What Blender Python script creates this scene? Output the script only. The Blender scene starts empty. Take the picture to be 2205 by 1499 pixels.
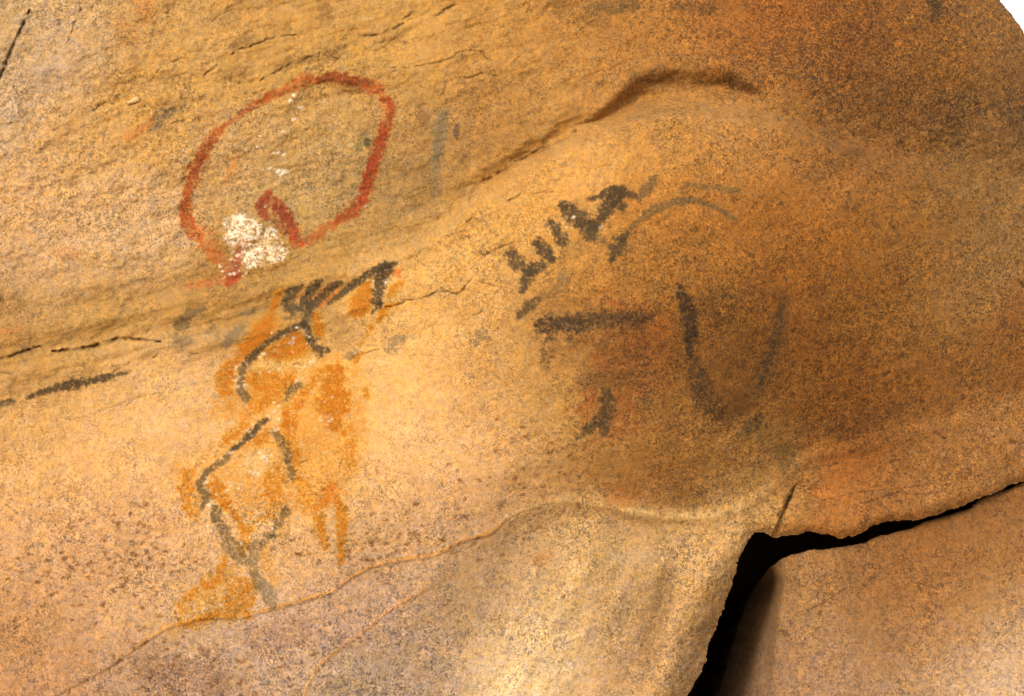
import bpy, math, time
import numpy as np
T0 = time.time()
rng = np.random.RandomState(7)

# ---------------------------------------------------------------- units
# the painted face is laid out in image pixels, 1 mm each on a sheet 3 m from the camera:
# (u, v) run right and down from the upper left of the image.
W, H = 2205.0, 1499.0
CX, CY = W / 2, H / 2
DIST = 3.0
ZC = 1.5

# ---------------------------------------------------------------- noise
_G = rng.rand(256, 256) * 2 * np.pi
_GX, _GY = np.cos(_G).astype(np.float32), np.sin(_G).astype(np.float32)
def perlin(x, y, seed=0):
    x = x + seed * 17.37; y = y + seed * 41.93
    xi = np.floor(x).astype(np.int32); yi = np.floor(y).astype(np.int32)
    fx = (x - xi).astype(np.float32); fy = (y - yi).astype(np.float32)
    u = fx*fx*fx*(fx*(fx*6-15)+10); v = fy*fy*fy*(fy*(fy*6-15)+10)
    def g(ix, iy, dx, dy):
        a = (ix) & 255; b = (iy) & 255
        return _GX[a, b]*dx + _GY[a, b]*dy
    n00 = g(xi, yi, fx, fy); n10 = g(xi+1, yi, fx-1, fy)
    n01 = g(xi, yi+1, fx, fy-1); n11 = g(xi+1, yi+1, fx-1, fy-1)
    a = n00+(n10-n00)*u; b = n01+(n11-n01)*u
    return (a+(b-a)*v)*1.5
def fbm(x, y, wl, octaves=3, seed=0, gain=0.5):
    r = 0; a = 1.0; t = 0
    for i in range(octaves):
        r = r + a*perlin(x/wl, y/wl, seed+i*3.1); t += a; a *= gain; wl = wl/2.03
    return r/t*1.2
def sm(a, b, x):
    t = np.clip((x-a)/(b-a), 0, 1); return t*t*(3-2*t)

# ---------------------------------------------------------------- polylines
def polydist(px, py, pts):
    """distance, arc parameter value of column 2 (width), side sign"""
    best = np.full(px.shape, 1e9, np.float32); wv = np.zeros(px.shape, np.float32); sd = np.zeros(px.shape, np.float32)
    for i in range(len(pts)-1):
        x0, y0 = pts[i][:2]; x1, y1 = pts[i+1][:2]
        dx, dy = x1-x0, y1-y0; L = dx*dx+dy*dy+1e-9
        t = np.clip(((px-x0)*dx+(py-y0)*dy)/L, 0, 1)
        d = np.hypot(px-(x0+t*dx), py-(y0+t*dy))
        m = d < best
        best = np.where(m, d, best)
        if len(pts[i]) > 2:
            wv = np.where(m, pts[i][2]+(pts[i+1][2]-pts[i][2])*t, wv)
        cr = dx*(py-y0)-dy*(px-x0)
        sd = np.where(m, np.sign(cr), sd)
    return best, wv, sd
def inside(px, py, pts):
    r = np.zeros(px.shape, bool); n = len(pts)
    for i in range(n):
        x0, y0 = pts[i][:2]; x1, y1 = pts[(i+1) % n][:2]
        if y0 == y1: continue
        c = ((y0 > py) != (y1 > py)) & (px < (x1-x0)*(py-y0)/(y1-y0)+x0)
        r ^= c
    return r
def sdf(px, py, pts):          # positive inside
    d, _, _ = polydist(px, py, list(pts)+[pts[0]])
    return np.where(inside(px, py, pts), d, -d)
def curve_y(x, pts):
    xs = [p[0] for p in pts]; ys = [p[1] for p in pts]
    return np.interp(x, xs, ys)
def smooth_y(x, pts, k=25):
    s = 0
    for o, w in ((-1.5, .1), (-.75, .22), (0, .36), (.75, .22), (1.5, .1)):
        s = s + w*curve_y(x+o*k, pts)
    return s

# ---------------------------------------------------------------- outlines of the two rocks
MAIN = [(1482,1499),(1500,1466),(1516,1434),(1530,1380),(1545,1345),(1557,1315),(1574,1268),(1584,1235),(1591,1210),(1598,1188),(1608,1169),
        (1625,1149),(1645,1149),(1666,1157),(1703,1155),(1725,1150),(1744,1145),(1760,1149),(1785,1154),(1809,1160),(1830,1158),
        (1850,1152),(1877,1135),(1895,1127),(1914,1123),(1945,1122),(1975,1121),(2005,1113),(2033,1104),(2070,1089),(2101,1077),(2152,1057),(2205,1033),
        (2300,1000),(2400,900),(2440,700),(2410,450),(2340,260),(2250,130),(2205,71),(2193,51),(2173,24),(2156,0),
        (2100,-90),(1950,-250),(1600,-450),(900,-650),(0,-700),(-700,-500),(-1200,100),(-1300,1000),(-1250,2300),
        (1250,2300),(1340,1900),(1430,1620)]
BOULD = [(1520,1640),(1532,1580),(1545,1499),(1572,1407),(1582,1370),(1592,1339),(1612,1288),(1626,1262),(1645,1237),(1660,1218),(1683,1203),(1707,1193),
         (1751,1183),(1780,1181),(1812,1176),(1835,1174),(1856,1169),(1875,1160),(1897,1152),(1930,1145),(1965,1135),(1990,1124),(2016,1116),(2040,1109),
         (2060,1101),(2078,1098),(2091,1091),(2105,1078),(2118,1070),(2145,1061),(2169,1053),(2205,1038),(2300,1006),(2500,980),
         (2900,1100),(3200,1500),(3300,2300),(1500,2300)]
LEDGE = [(-1500,900),(0,695),(250,652),(500,608),(620,585),(700,568),(780,556),(850,538),(900,515),(950,485),(990,450),(1030,412),(1100,372),(1160,335),(1210,305),(1260,282),
         (1310,262),(1350,245),(1400,230),(1450,226),(1500,226),(1560,228),(1620,236),(1680,252),(1740,272),(1800,292),(1860,312),(1920,328),(1980,345),(2060,352),(2205,375),(3200,500)]
NICHE = [(1270,268,6),(1310,250,10),(1345,228,15),(1380,210,20),(1420,198,24),(1470,192,26),(1520,190,26),(1570,196,22),(1610,206,14),(1650,220,6)]
ARCH = [(-1500,1900),(0,1560),(230,1440),(300,1392),(360,1352),(450,1331),(520,1331),(590,1312),(650,1296),(720,1275),(755,1245),(800,1222),(860,1207),(930,1200),(1000,1165),(1040,1155),(1065,1148),(1085,1120),(1120,1102),(1180,1085),(1240,1078),(1300,1083),
        (1350,1098),(1420,1108),(1500,1112),(1560,1108),(1620,1078),(1680,1035),(1740,985),(1820,965),(1950,940),(2080,905),(2205,870),(3200,700)]
SKIN2 = [(652,1510),(665,1470),(685,1435),(715,1408),(760,1378),(800,1345),(840,1312),(880,1288),(930,1262),(990,1232)]

CRACKS = [  # (points with half width, depth mm, grime and painted shade)
 ([(-80,790,3),(0,773,4.5),(25,768,3.5),(50,757,4),(70,752,3),(88,746,1.5)], 12, .9),
 ([(112,757,1),(130,756,3),(150,753,4.5),(190,749,3.5),(215,742,4.5),(235,736,5.5),(255,729,4),(280,730,3),(310,732,3),(345,736,1.5)], 13, .9),
 ([(-20,803,3),(18,803,2.5),(30,806,1)], 6, .7),
 ([(330,770,1),(343,762,3),(350,764,1)], 6, .6),
 ([(408,768,1),(414,763,2),(427,762,1)], 4, .6),
 ([(150,906,1),(200,892,1),(290,858,1.5),(345,846,1.5),(358,842,1)], 2, .45),
 ([(240,790,1),(272,786,1),(280,780,1)], 3, .5),
 ([(735,775,1),(771,765,1.5),(805,755,1.5),(825,750,1)], 4, .5),
 ([(820,664,1),(845,660,1.5),(866,654,2),(872,647,1.5),(900,645,1.5),(920,640,1.5),(941,629,2),(965,628,2),(982,634,2.5),(992,630,3.5),(999,624,3),(1003,612,1.5),(1012,605,1)], 7, .7),
 ([(1030,606,1),(1055,614,1.5),(1080,620,1),(1062,634,1)], 3, .4),
 ([(1020,680,1),(1034,674,3),(1040,668,1)], 5, .6),
 ([(1040,550,1.5),(1058,544,2.5),(1072,536,2),(1092,527,1.5),(1104,523,1)], 5, .6),
 ([(1092,434,1),(1108,426,3),(1121,418,2)], 6, .7),
 ([(1004,482,1),(1014,473,3),(1022,467,1)], 6, .6),
 ([(1142,420,1),(1158,417,2),(1172,414,1.5),(1184,416,2.5),(1192,411,1)], 4, .5),
 ([(780,78,1),(812,76,2),(829,71,3),(848,62,3),(863,53,3.5),(870,50,1)], 7, .7),
 ([(866,42,1),(880,35,2),(894,22,3),(903,11,2)], 6, .6),
 ([(937,36,1),(952,26,3),(968,16,3),(985,10,1)], 6, .65),
 ([(848,92,1),(860,89,2),(872,93,3),(884,91,1)], 5, .6),
 ([(840,145,1),(880,146,1),(920,139,1.5),(951,133,2.5),(974,125,2),(986,113,2),(1004,109,2),(1036,110,1.5),(1050,128,1)], 5, .55),
 ([(1000,168,1),(1018,166,2.5),(1032,160,2.5),(1046,158,2),(1072,164,1)], 5, .55),
 ([(950,206,1),(956,196,2),(962,180,1),(976,172,1)], 4, .5),
 ([(1100,140,1),(1112,128,2.5),(1128,115,1.5),(1160,105,1)], 4, .4),
 ([(500,117,1),(508,110,2),(520,104,1.5),(531,105,2),(545,97,1),(561,92,2.5),(575,85,2.5),(599,78,1.5),(640,76,1)], 6, .6),
 ([(340,152,1),(362,138,1.5),(395,126,1)], 4, .3),
 ([(440,162,1),(452,153,2),(463,145,3.5),(468,140,1)], 6, .6),
 ([(560,175,1),(585,160,1),(605,150,2),(622,140,3),(640,132,3),(665,124,2),(687,119,2),(689,112,1)], 6, .5),
 ([(700,118,1),(714,126,3.5),(728,128,2)], 6, .6),
 ([(455,48,1),(475,32,1.5),(500,20,1)], 4, .4),
 ([(370,266,1),(382,262,2),(400,260,1)], 3, .5),
 ([(250,345,1),(262,332,2.5),(268,328,1)], 4, .4),
 ([(200,240,1),(215,228,2),(235,218,1)], 4, .4),
 ([(64,22,1),(58,38,4),(50,55,4),(44,68,4),(34,88,4.5),(27,105,5),(18,125,5.5),(10,145,6),(0,167,6),(-40,260,7)], 12, .75),
 ([(176,18,2),(172,30,4),(164,46,2),(150,80,1.5),(143,100,1)], 5, .4),
 ([(1012,430,3),(1020,412,5),(1032,400,5),(1045,390,5),(1080,372,6),(1100,360,6),(1115,355,3)], 9, .3),
 ([(1110,348,2),(1135,340,4),(1158,325,3),(1180,318,4),(1200,306,5),(1222,296,4),(1240,283,3)], 8, .4),
 ([(1240,272,2),(1275,262,4),(1300,255,4),(1330,235,3)], 6, .3),
 ([(1340,258,1),(1380,252,2),(1420,240,2),(1470,234,2),(1500,236,1)], 3, .35),
 ([(1575,240,2),(1582,248,4),(1600,254,4),(1620,252,2)], 5, .4),
 ([(1940,302,2),(1945,314,4),(1948,325,2)], 6, .5),
 ([(1705,345,1),(1716,348,3.5),(1722,350,1)], 5, .5),
 ([(1853,1084,1),(1870,1081,1.5),(1897,1074,2),(1920,1066,2),(1938,1060,2),(1960,1064,1.5),(1982,1063,1.5),(2010,1061,1.5),(2035,1058,1)], 4, .6),
 ([(1830,1064,1),(1890,1056,1),(1930,1052,1.5),(1990,1045,1.5),(2050,1044,1)], 2.5, .45),
 ([(1730,1086,1),(1758,1080,1.5),(1800,1072,1)], 3, .4),
 ([(1712,1046,2),(1705,1058,5),(1698,1072,6),(1692,1090,5),(1684,1104,4),(1677,1113,2)], 12, .8),  # its dark also paints in the shadow beside the leg
 ([(2030,742,2),(2060,742,3),(2100,744,3),(2112,740,1)], 4, .5),
 ([(2040,760,1),(2038,750,2),(2046,742,1)], 4, .5),
 ([(1895,806,2),(1908,808,5),(1916,803,2)], 6, .6),
 ([(1982,850,2),(1984,862,4.5),(1990,870,3)], 5, .5),
 ([(2020,936,2),(2028,941,5),(2036,945,2)], 6, .6),
 ([(2178,952,4),(2186,953,5),(2192,952,3)], 6, .6),
 ([(2194,604,2),(2200,612,6),(2204,618,4)], 8, .7),
 ([(1208,1276,1),(1212,1288,3.5),(1217,1282,2),(1211,1292,2)], 5, .7),
 ([(1330,1186,2),(1340,1191,3)], 4, .5),
 ([(1740,720,1),(1765,755,2),(1788,740,2.5),(1808,736,3)], 4, .35),
 ([(1738,820,3),(1730,830,3),(1742,800,1)], 3, .4),
 ([(0,648,6),(3,640,7),(8,650,3)], 6, .7),
 ([(30,544,1),(38,546,1),(46,536,2)], 4, .3),
]
for s_ in range(46):     # loose little flaking cracks of the upper wall and the buff belt under the ledge
    if s_ < 26: x0, y0 = rng.uniform(380, 1280), rng.uniform(10, 250)
    else: x0, y0 = rng.uniform(60, 1060), rng.uniform(660, 1000)
    L = rng.uniform(14, 46); a = math.radians(rng.uniform(-42, -6)); n = 5
    pts = []; jy = 0
    for k in range(n):
        jy += rng.uniform(-3, 3)
        pts.append((x0+L*k/(n-1)*math.cos(a), y0+L*k/(n-1)*math.sin(a)+jy, (1.8 if 0 < k < n-1 else .8)))
    CRACKS.append((pts, rng.uniform(1., 3), rng.uniform(.15, .35)))

# ---------------------------------------------------------------- stone colours as they appear, light and shade painted in (sRGB)
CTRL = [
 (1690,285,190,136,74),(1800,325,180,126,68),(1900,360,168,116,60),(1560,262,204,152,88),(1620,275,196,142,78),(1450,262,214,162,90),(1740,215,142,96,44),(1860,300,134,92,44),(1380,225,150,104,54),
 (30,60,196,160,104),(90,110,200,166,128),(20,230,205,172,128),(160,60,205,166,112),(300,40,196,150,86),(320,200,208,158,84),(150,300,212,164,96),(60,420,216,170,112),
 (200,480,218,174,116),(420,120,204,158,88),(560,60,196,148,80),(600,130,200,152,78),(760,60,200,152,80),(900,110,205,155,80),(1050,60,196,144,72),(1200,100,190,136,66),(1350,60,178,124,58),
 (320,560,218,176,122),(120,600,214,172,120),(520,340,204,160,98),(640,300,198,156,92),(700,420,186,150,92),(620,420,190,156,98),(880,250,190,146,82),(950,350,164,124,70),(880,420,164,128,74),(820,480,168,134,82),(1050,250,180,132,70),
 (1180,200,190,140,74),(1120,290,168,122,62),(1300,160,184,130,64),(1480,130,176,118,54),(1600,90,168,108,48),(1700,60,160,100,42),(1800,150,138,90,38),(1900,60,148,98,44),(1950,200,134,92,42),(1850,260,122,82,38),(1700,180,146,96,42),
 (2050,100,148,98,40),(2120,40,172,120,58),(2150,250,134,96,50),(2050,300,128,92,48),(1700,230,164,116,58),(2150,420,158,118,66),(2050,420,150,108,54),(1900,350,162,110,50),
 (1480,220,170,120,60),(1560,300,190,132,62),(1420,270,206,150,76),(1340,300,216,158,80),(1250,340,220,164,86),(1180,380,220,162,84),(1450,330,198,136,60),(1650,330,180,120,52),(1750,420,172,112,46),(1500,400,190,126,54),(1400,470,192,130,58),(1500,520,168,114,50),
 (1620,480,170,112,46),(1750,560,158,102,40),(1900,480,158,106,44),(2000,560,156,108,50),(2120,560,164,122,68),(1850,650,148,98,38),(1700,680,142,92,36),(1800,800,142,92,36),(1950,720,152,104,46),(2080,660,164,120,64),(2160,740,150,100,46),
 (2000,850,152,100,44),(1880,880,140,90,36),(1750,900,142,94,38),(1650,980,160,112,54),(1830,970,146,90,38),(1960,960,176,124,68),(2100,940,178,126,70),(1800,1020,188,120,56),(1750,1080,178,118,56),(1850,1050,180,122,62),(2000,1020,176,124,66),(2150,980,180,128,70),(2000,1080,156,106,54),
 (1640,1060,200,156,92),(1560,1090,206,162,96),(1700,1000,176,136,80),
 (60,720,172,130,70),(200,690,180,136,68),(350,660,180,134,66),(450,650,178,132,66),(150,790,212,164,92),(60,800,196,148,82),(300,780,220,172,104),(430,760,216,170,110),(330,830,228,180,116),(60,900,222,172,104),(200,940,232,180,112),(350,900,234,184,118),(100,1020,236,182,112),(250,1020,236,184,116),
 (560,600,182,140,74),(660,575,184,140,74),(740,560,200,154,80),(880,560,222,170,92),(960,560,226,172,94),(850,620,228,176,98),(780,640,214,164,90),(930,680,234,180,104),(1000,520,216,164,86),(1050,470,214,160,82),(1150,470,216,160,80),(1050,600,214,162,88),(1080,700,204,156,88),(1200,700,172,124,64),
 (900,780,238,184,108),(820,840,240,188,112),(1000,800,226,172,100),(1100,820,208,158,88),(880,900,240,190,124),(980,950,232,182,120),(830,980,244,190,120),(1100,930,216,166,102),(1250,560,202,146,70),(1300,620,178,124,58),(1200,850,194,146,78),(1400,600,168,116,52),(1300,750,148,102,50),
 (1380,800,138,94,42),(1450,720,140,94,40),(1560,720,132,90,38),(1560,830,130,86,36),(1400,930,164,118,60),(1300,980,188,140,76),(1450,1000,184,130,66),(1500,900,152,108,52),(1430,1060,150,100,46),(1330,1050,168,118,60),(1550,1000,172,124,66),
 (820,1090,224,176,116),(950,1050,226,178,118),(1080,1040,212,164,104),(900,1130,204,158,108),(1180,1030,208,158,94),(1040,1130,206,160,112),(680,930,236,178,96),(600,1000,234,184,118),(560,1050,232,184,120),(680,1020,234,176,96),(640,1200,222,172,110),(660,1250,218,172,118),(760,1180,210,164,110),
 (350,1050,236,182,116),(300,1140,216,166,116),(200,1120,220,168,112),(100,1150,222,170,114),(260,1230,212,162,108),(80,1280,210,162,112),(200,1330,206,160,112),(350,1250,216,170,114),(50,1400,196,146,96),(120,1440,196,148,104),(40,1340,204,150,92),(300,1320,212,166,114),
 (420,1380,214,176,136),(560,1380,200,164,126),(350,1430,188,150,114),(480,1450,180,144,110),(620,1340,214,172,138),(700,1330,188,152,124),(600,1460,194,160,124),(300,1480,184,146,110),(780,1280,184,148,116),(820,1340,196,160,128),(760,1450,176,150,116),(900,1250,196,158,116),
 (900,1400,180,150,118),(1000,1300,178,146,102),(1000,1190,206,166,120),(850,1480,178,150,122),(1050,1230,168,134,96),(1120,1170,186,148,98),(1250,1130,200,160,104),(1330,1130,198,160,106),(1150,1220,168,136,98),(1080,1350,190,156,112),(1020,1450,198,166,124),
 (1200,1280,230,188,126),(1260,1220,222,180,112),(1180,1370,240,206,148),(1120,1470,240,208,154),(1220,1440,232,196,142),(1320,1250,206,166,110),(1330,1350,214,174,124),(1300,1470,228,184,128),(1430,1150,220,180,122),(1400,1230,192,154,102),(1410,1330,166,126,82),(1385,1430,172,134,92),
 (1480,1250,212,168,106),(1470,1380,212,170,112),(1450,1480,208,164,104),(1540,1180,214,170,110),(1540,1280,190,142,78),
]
BCTRL = [(1700,1230,176,130,76),(1850,1210,164,114,62),(2000,1160,156,106,54),(2150,1100,150,102,54),(1700,1300,178,136,86),(1850,1300,158,116,66),(2000,1260,168,114,58),(2150,1220,164,118,66),
         (1700,1400,178,138,98),(1850,1400,168,130,88),(2000,1380,176,130,80),(2150,1350,184,142,92),(1700,1490,178,136,96),(1850,1490,182,144,104),(2000,1480,204,164,118),(2150,1470,222,188,146),(2180,1420,214,178,134),(1950,1320,170,116,62)]
def rbf(px, py, ctrl, sig=62.0, step=10):
    x0, x1, y0, y1 = px.min(), px.max(), py.min(), py.max()
    lx0, lx1, ly0, ly1 = max(x0, -60), min(x1, 2270), max(y0, -60), min(y1, 1560)
    gx = np.arange(lx0, lx1+step, step); gy = np.arange(ly0, ly1+step, step)
    GX, GY = np.meshgrid(gx, gy)
    num = np.zeros(GX.shape+(3,)); den = np.full(GX.shape, 1e-12)
    for c in ctrl:
        d2 = (GX-c[0])**2+(GY-c[1])**2
        w = np.exp(-d2/(2*sig*sig))+1e-5*np.exp(-np.sqrt(d2)/220)+1e-9
        num += w[..., None]*np.array(c[2:5]); den += w
    F = num/den[..., None]
    fx = np.clip((px-gx[0])/step, 0, len(gx)-1.001); fy = np.clip((py-gy[0])/step, 0, len(gy)-1.001)
    ix = fx.astype(int); iy = fy.astype(int); tx = (fx-ix)[..., None]; ty = (fy-iy)[..., None]
    return (F[iy, ix]*(1-tx)+F[iy, ix+1]*tx)*(1-ty)+(F[iy+1, ix]*(1-tx)+F[iy+1, ix+1]*tx)*ty
KALB = 0.45
def lin(c):
    return (np.clip(np.asarray(c, float)/255.0, 0, 1)**2.2)*KALB

# ---------------------------------------------------------------- the paintings
RED=(150,66,26); REDD=(116,46,22); REDO=(206,106,46); MAUVE=(164,92,58); OCH=(190,104,14); OCHL=(216,140,50); BLK=(72,58,38); BLD=(48,36,24); GRY=(124,108,84); GRO=(106,86,56); WHI=(255,238,212); BRN=(120,78,34)
ART = []   # part, colour, strength, break-up, geometry kind, points
def S(part, col, st, br, pts): ART.append((part, col, st, br, 's', pts))
def P(part, col, st, br, pts, soft=5): ART.append((part, col, st, br, 'p', pts, soft))
def D(part, col, st, pts): ART.append((part, col, st, 0, 'd', pts))
# ochre figure, upper body
f = 'ochre_figure_painting'
P(f, OCHL, .72, .62, [(470,800),(560,690),(640,690),(700,760),(770,780),(785,880),(775,1000),(745,1060),(700,1090),(640,1100),(560,1100),(500,1110),(450,1060),(400,1090),(385,1010),(470,960),(520,900),(470,870)], 18)
P(f, OCH, .95, .25, [(609,618),(595,627),(581,657),(577,677),(545,707),(522,736),(509,763),(488,784),(509,789),(534,765),(559,747),(581,726),(593,700),(592,677),(602,645),(615,622)])
P(f, OCH, .85, .4, [(468,800),(497,788),(506,822),(497,855),(475,849),(463,818)], 7)
P(f, OCH, .9, .35, [(640,709),(656,725),(672,754),(645,776),(597,778),(566,754),(597,736),(618,727)])
P(f, OCH, .82, .5, [(532,798),(568,795),(612,813),(631,793),(640,811),(622,840),(606,866),(572,882),(530,892),(545,845),(529,822)], 8)
P(f, OCH, .9, .35, [(712,785),(748,793),(740,829),(752,845),(745,890),(735,930),(705,925),(684,890),(680,868),(695,834),(700,800)], 8)
P(f, OCH, .8, .45, [(690,795),(652,834),(643,856),(620,868),(605,895),(612,925),(640,925),(640,890),(654,863),(676,831)], 6)
P(f, OCH, .95, .25, [(670,671),(694,675),(699,709),(697,732),(681,720),(670,691)])
P(f, OCH, .95, .2, [(804,593),(797,625),(804,641),(797,668),(763,686),(749,675),(752,645),(777,616)])
P(f, (220,120,50), .85, .3, [(849,575),(866,580),(858,597),(848,592)])
P(f, OCH, .85, .3, [(834,618),(873,605),(855,628),(838,640)])
S(f, OCH, .8, .3, [(853,656,3),(831,663,6),(822,676,6),(815,690,3)])
S(f, (210,110,44), .9, .2, [(729,624,3),(702,645,5),(686,659,4)]); S(f, (200,104,44), .8, .3, [(702,616,2),(668,645,4)]); S(f, (200,104,44), .7, .3, [(654,618,3),(640,641,4)])
S(f, OCH, .6, .4, [(784,729,3),(776,742,3)]); S(f, OCH, .8, .4, [(780,762,4),(765,775,6)]); S(f, OCH, .7, .4, [(797,706,5),(794,718,4)]); S(f, OCH, .7, .4, [(785,838,4),(789,853,5)])
# lower body
P(f, OCH, .8, .4, [(528,903),(535,915),(510,944),(480,962),(470,955),(500,925)], 7)
P(f, OCH, .75, .5, [(554,930),(577,928),(588,956),(556,964),(536,954)], 7)
P(f, OCH, .8, .55, [(392,1012),(412,1018),(418,1070),(428,1112),(404,1114),(384,1042)], 8)
P(f, OCH, .85, .45, [(463,1025),(486,1049),(488,1074),(515,1106),(522,1134),(504,1115),(463,1083),(452,1047)], 7)
P(f, OCH, .75, .6, [(597,998),(604,1029),(610,1070),(597,1094),(568,1076),(566,1029)], 9)
P(f, OCH, .6, .5, [(550,1124),(577,1102),(594,1115)], 6)
S(f, OCH, .7, .5, [(518,1138,8),(540,1140,7)]); S(f, OCH, .7, .5, [(528,1155,8),(524,1180,11)])
S(f, OCH, .5, .6, [(640,1033,8),(660,1060,12),(668,1092,12)])
P(f, (208,118,30), .92, .3, [(708,1038),(724,1045),(731,1063),(729,1084),(700,1092),(682,1090),(694,1060)], 9)
S(f, OCH, .85, .4, [(686,1112,9),(690,1140,10),(698,1168,6),(702,1180,4)]); S(f, OCH, .85, .35, [(736,1095,9),(737,1130,9),(736,1165,8),(733,1210,6)])
S(f, OCH, .45, .6, [(756,930,12),(758,960,10),(754,1000,8)])
S(f, OCH, .75, .5, [(615,884,9),(616,927,12),(630,970,12),(636,1000,9)])
S(f, OCHL, .6, .6, [(470,890,14),(540,884,14)])
S(f, OCHL, .6, .6, [(572,1190,12),(590,1255,8)])
P(f, OCH, .42, .65, [(441,1246),(470,1225),(484,1206),(509,1235),(543,1237),(556,1264),(547,1291),(538,1330),(486,1334),(429,1344),(395,1352),(370,1360),(380,1305),(409,1276)], 12)
P(f, OCH, .65, .6, [(492,1268),(520,1238),(548,1242),(548,1300),(530,1328),(488,1330),(478,1296)], 8)
S(f, OCH, .8, .4, [(436,1252,6),(450,1262,8),(470,1250,6)]); S(f, OCH, .7, .4, [(395,1352,3),(430,1335,7),(470,1318,6)]); S(f, OCH, .7, .5, [(384,1305,4),(420,1272,7)])
S(f, OCH, .5, .5, [(470,1235,6),(484,1200,8)])
S(None, (170,132,84), .5, .45, [(712,672,12),(722,696,20),(745,712,18),(730,735,14)])
S(f, (232,200,140), .62, .55, [(545,795,7),(570,785,9),(600,788,9),(632,782,10),(662,772,12),(680,782,8)]); S(f, (228,194,134), .6, .55, [(600,905,9),(585,885,9),(605,868,10),(622,872,8)])
S(f, (236,206,152), .6, .5, [(520,1010,8),(545,985,14),(572,978,14),(560,1010,12)]); S(f, (224,186,130), .5, .5, [(640,795,8),(655,815,10),(640,832,6)]); S(f, (150,112,50), .45, .5, [(610,1145,10),(600,1100,12)])
# black outline of the ochre figure
b = 'charcoal_outline'
S(b, BLK, .93, .15, [(853,567,3),(840,571,7),(826,576,8),(810,580,6),(799,585,6),(777,602,6),(754,619,6),(738,632,6),(722,644,4),(708,654,3)])
S(b, BLK, .93, .2, [(830,578,11),(823,600,11),(816,623,9),(811,645,9),(816,655,7)]); S(b, BLK, .75, .2, [(816,655,5),(806,668,3),(801,675,2)])
S(b, BLK, .9, .2, [(651,616,3),(640,622,6),(628,628,9),(621,642,11),(622,658,11),(632,668,9)])
S(b, BLK, .93, .15, [(690,606,5),(683,612,8),(672,625,8),(662,638,8),(652,652,7),(646,664,6)])
S(b, BLK, .93, .15, [(735,609,3),(722,613,7),(713,620,7),(700,632,7),(690,642,8),(678,652,8),(667,662,7)])
S(b, GRO, .6, .4, [(640,662,12),(660,664,10)]); S(b, BRN, .5, .3, [(708,640,9),(728,640,7)])
S(b, BLK, .85, .25, [(668,662,7),(663,677,8),(656,695,8)])
S(b, BLK, .9, .15, [(654,698,6),(640,703,6),(627,709,6),(614,715,5),(604,720,5),(581,734,4),(566,745,5),(556,756,5),(545,768,7),(536,776,8),(528,784,4)])
S(b, GRO, .9, .3, [(527,786,6),(521,800,7),(517,820,7),(520,840,7),(530,858,7)])
S(b, BLK, .85, .3, [(657,700,7),(663,718,7),(670,736,7),(680,749,6),(692,757,8),(706,754,5)])
S(b, GRO, .6, .4, [(613,687,3),(632,684,3),(648,686,3)]); S(b, BLK, .8, .2, [(676,732,2),(688,728,2)])
S(b, GRO, .85, .25, [(648,829,4),(636,833,7),(627,840,7),(621,852,6),(617,862,3)])
S(b, BLK, .9, .2, [(576,903,3),(567,908,5),(560,915,6),(550,925,6),(536,940,6),(525,949,6),(512,960,5),(498,971,3)])
S(b, GRO, .92, .22, [(490,980,6),(486,986,6),(475,996,6),(463,1004,5),(450,1014,6),(441,1024,6),(430,1040,7),(434,1054,7),(446,1067,7),(441,1080,6),(434,1094,4)])
S(b, GRO, .9, .25, [(463,1092,7),(467,1104,10),(463,1120,6)])
S(b, GRO, .8, .4, [(472,1125,7),(482,1142,8),(487,1155,11),(496,1172,14),(510,1188,14),(518,1210,8)])
S(b, GRO, .85, .35, [(586,931,5),(592,934,7),(604,945,8),(614,960,8),(619,975,8),(620,995,6)]); S(b, GRO, .75, .35, [(620,995,6),(628,1015,7),(629,1030,5)])
S(b, GRO, .7, .4, [(614,1100,9),(604,1120,8),(592,1136,7),(583,1154,6)])
S(b, GRO, .6, .4, [(583,1154,7),(556,1170,9),(546,1185,12),(542,1205,12),(545,1228,8)])
S(b, GRY, .85, .3, [(550,1240,7),(561,1255,11),(568,1268,13),(577,1280,14),(584,1296,12),(588,1306,6)])
# white flecks round the figure
w = 'white_fleck_painting'
D(w, WHI, .66, [(612,723,4),(640,707,4),(665,727,5),(660,722,3),(657,711,2.5),(661,740,3),(567,762,5),(560,769,4),(509,790,4),(507,797,3),(509,818,5),(512,832,4),(527,829,4),(525,822,3),(514,812,3),(596,925,6),(499,975,6),(588,916,3),(443,1040,6),(447,1030,4),(630,936,3),(627,980,3),
   (633,729,6),(628,738,6),(592,752,3),(585,718,4),(600,742,2.5),(598,758,2),(804,606,4),(800,618,3),(833,607,4),(836,600,3),(740,675,3),(568,985,8),(560,975,5),(574,992,5),(583,980,4),(536,990,4),(545,983,4),(530,1000,4),(548,1018,6),(556,1022,4),(538,1015,4),(466,1064,4),(490,1055,5),(497,1046,4),(513,1053,4),(508,1040,3),(524,1041,3),
   (450,1088,5),(455,1080,4),(464,1085,3),(586,1140,4),(520,1170,4),(447,1132,5),(455,1143,4),(708,908,5),(716,902,4),(704,898,3),(690,905,4),(715,855,4),(700,865,3),(640,820,5),(650,815,4),(655,790,5),(668,780,6),(645,775,4),(676,775,4),(560,800,3),(582,800,4),(602,795,4),(590,868,4),(600,875,4),(575,895,4),(590,885,5),(600,905,4),(545,912,4),(533,925,4),(538,930,3)])
for k in range(210):
    bx, by, br_ = [(520,790,30),(540,1000,42),(570,905,40),(660,775,45),(470,1060,45),(610,880,40),(500,1160,45),(705,900,22),(590,1060,40),(520,1280,45)][k % 10]
    ART.append((None, WHI, rng.uniform(.15, .42), 0, 'd', [(bx+rng.normal()*br_*.7, by+rng.normal()*br_*.55, rng.uniform(1.5, 3.6))]))
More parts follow.
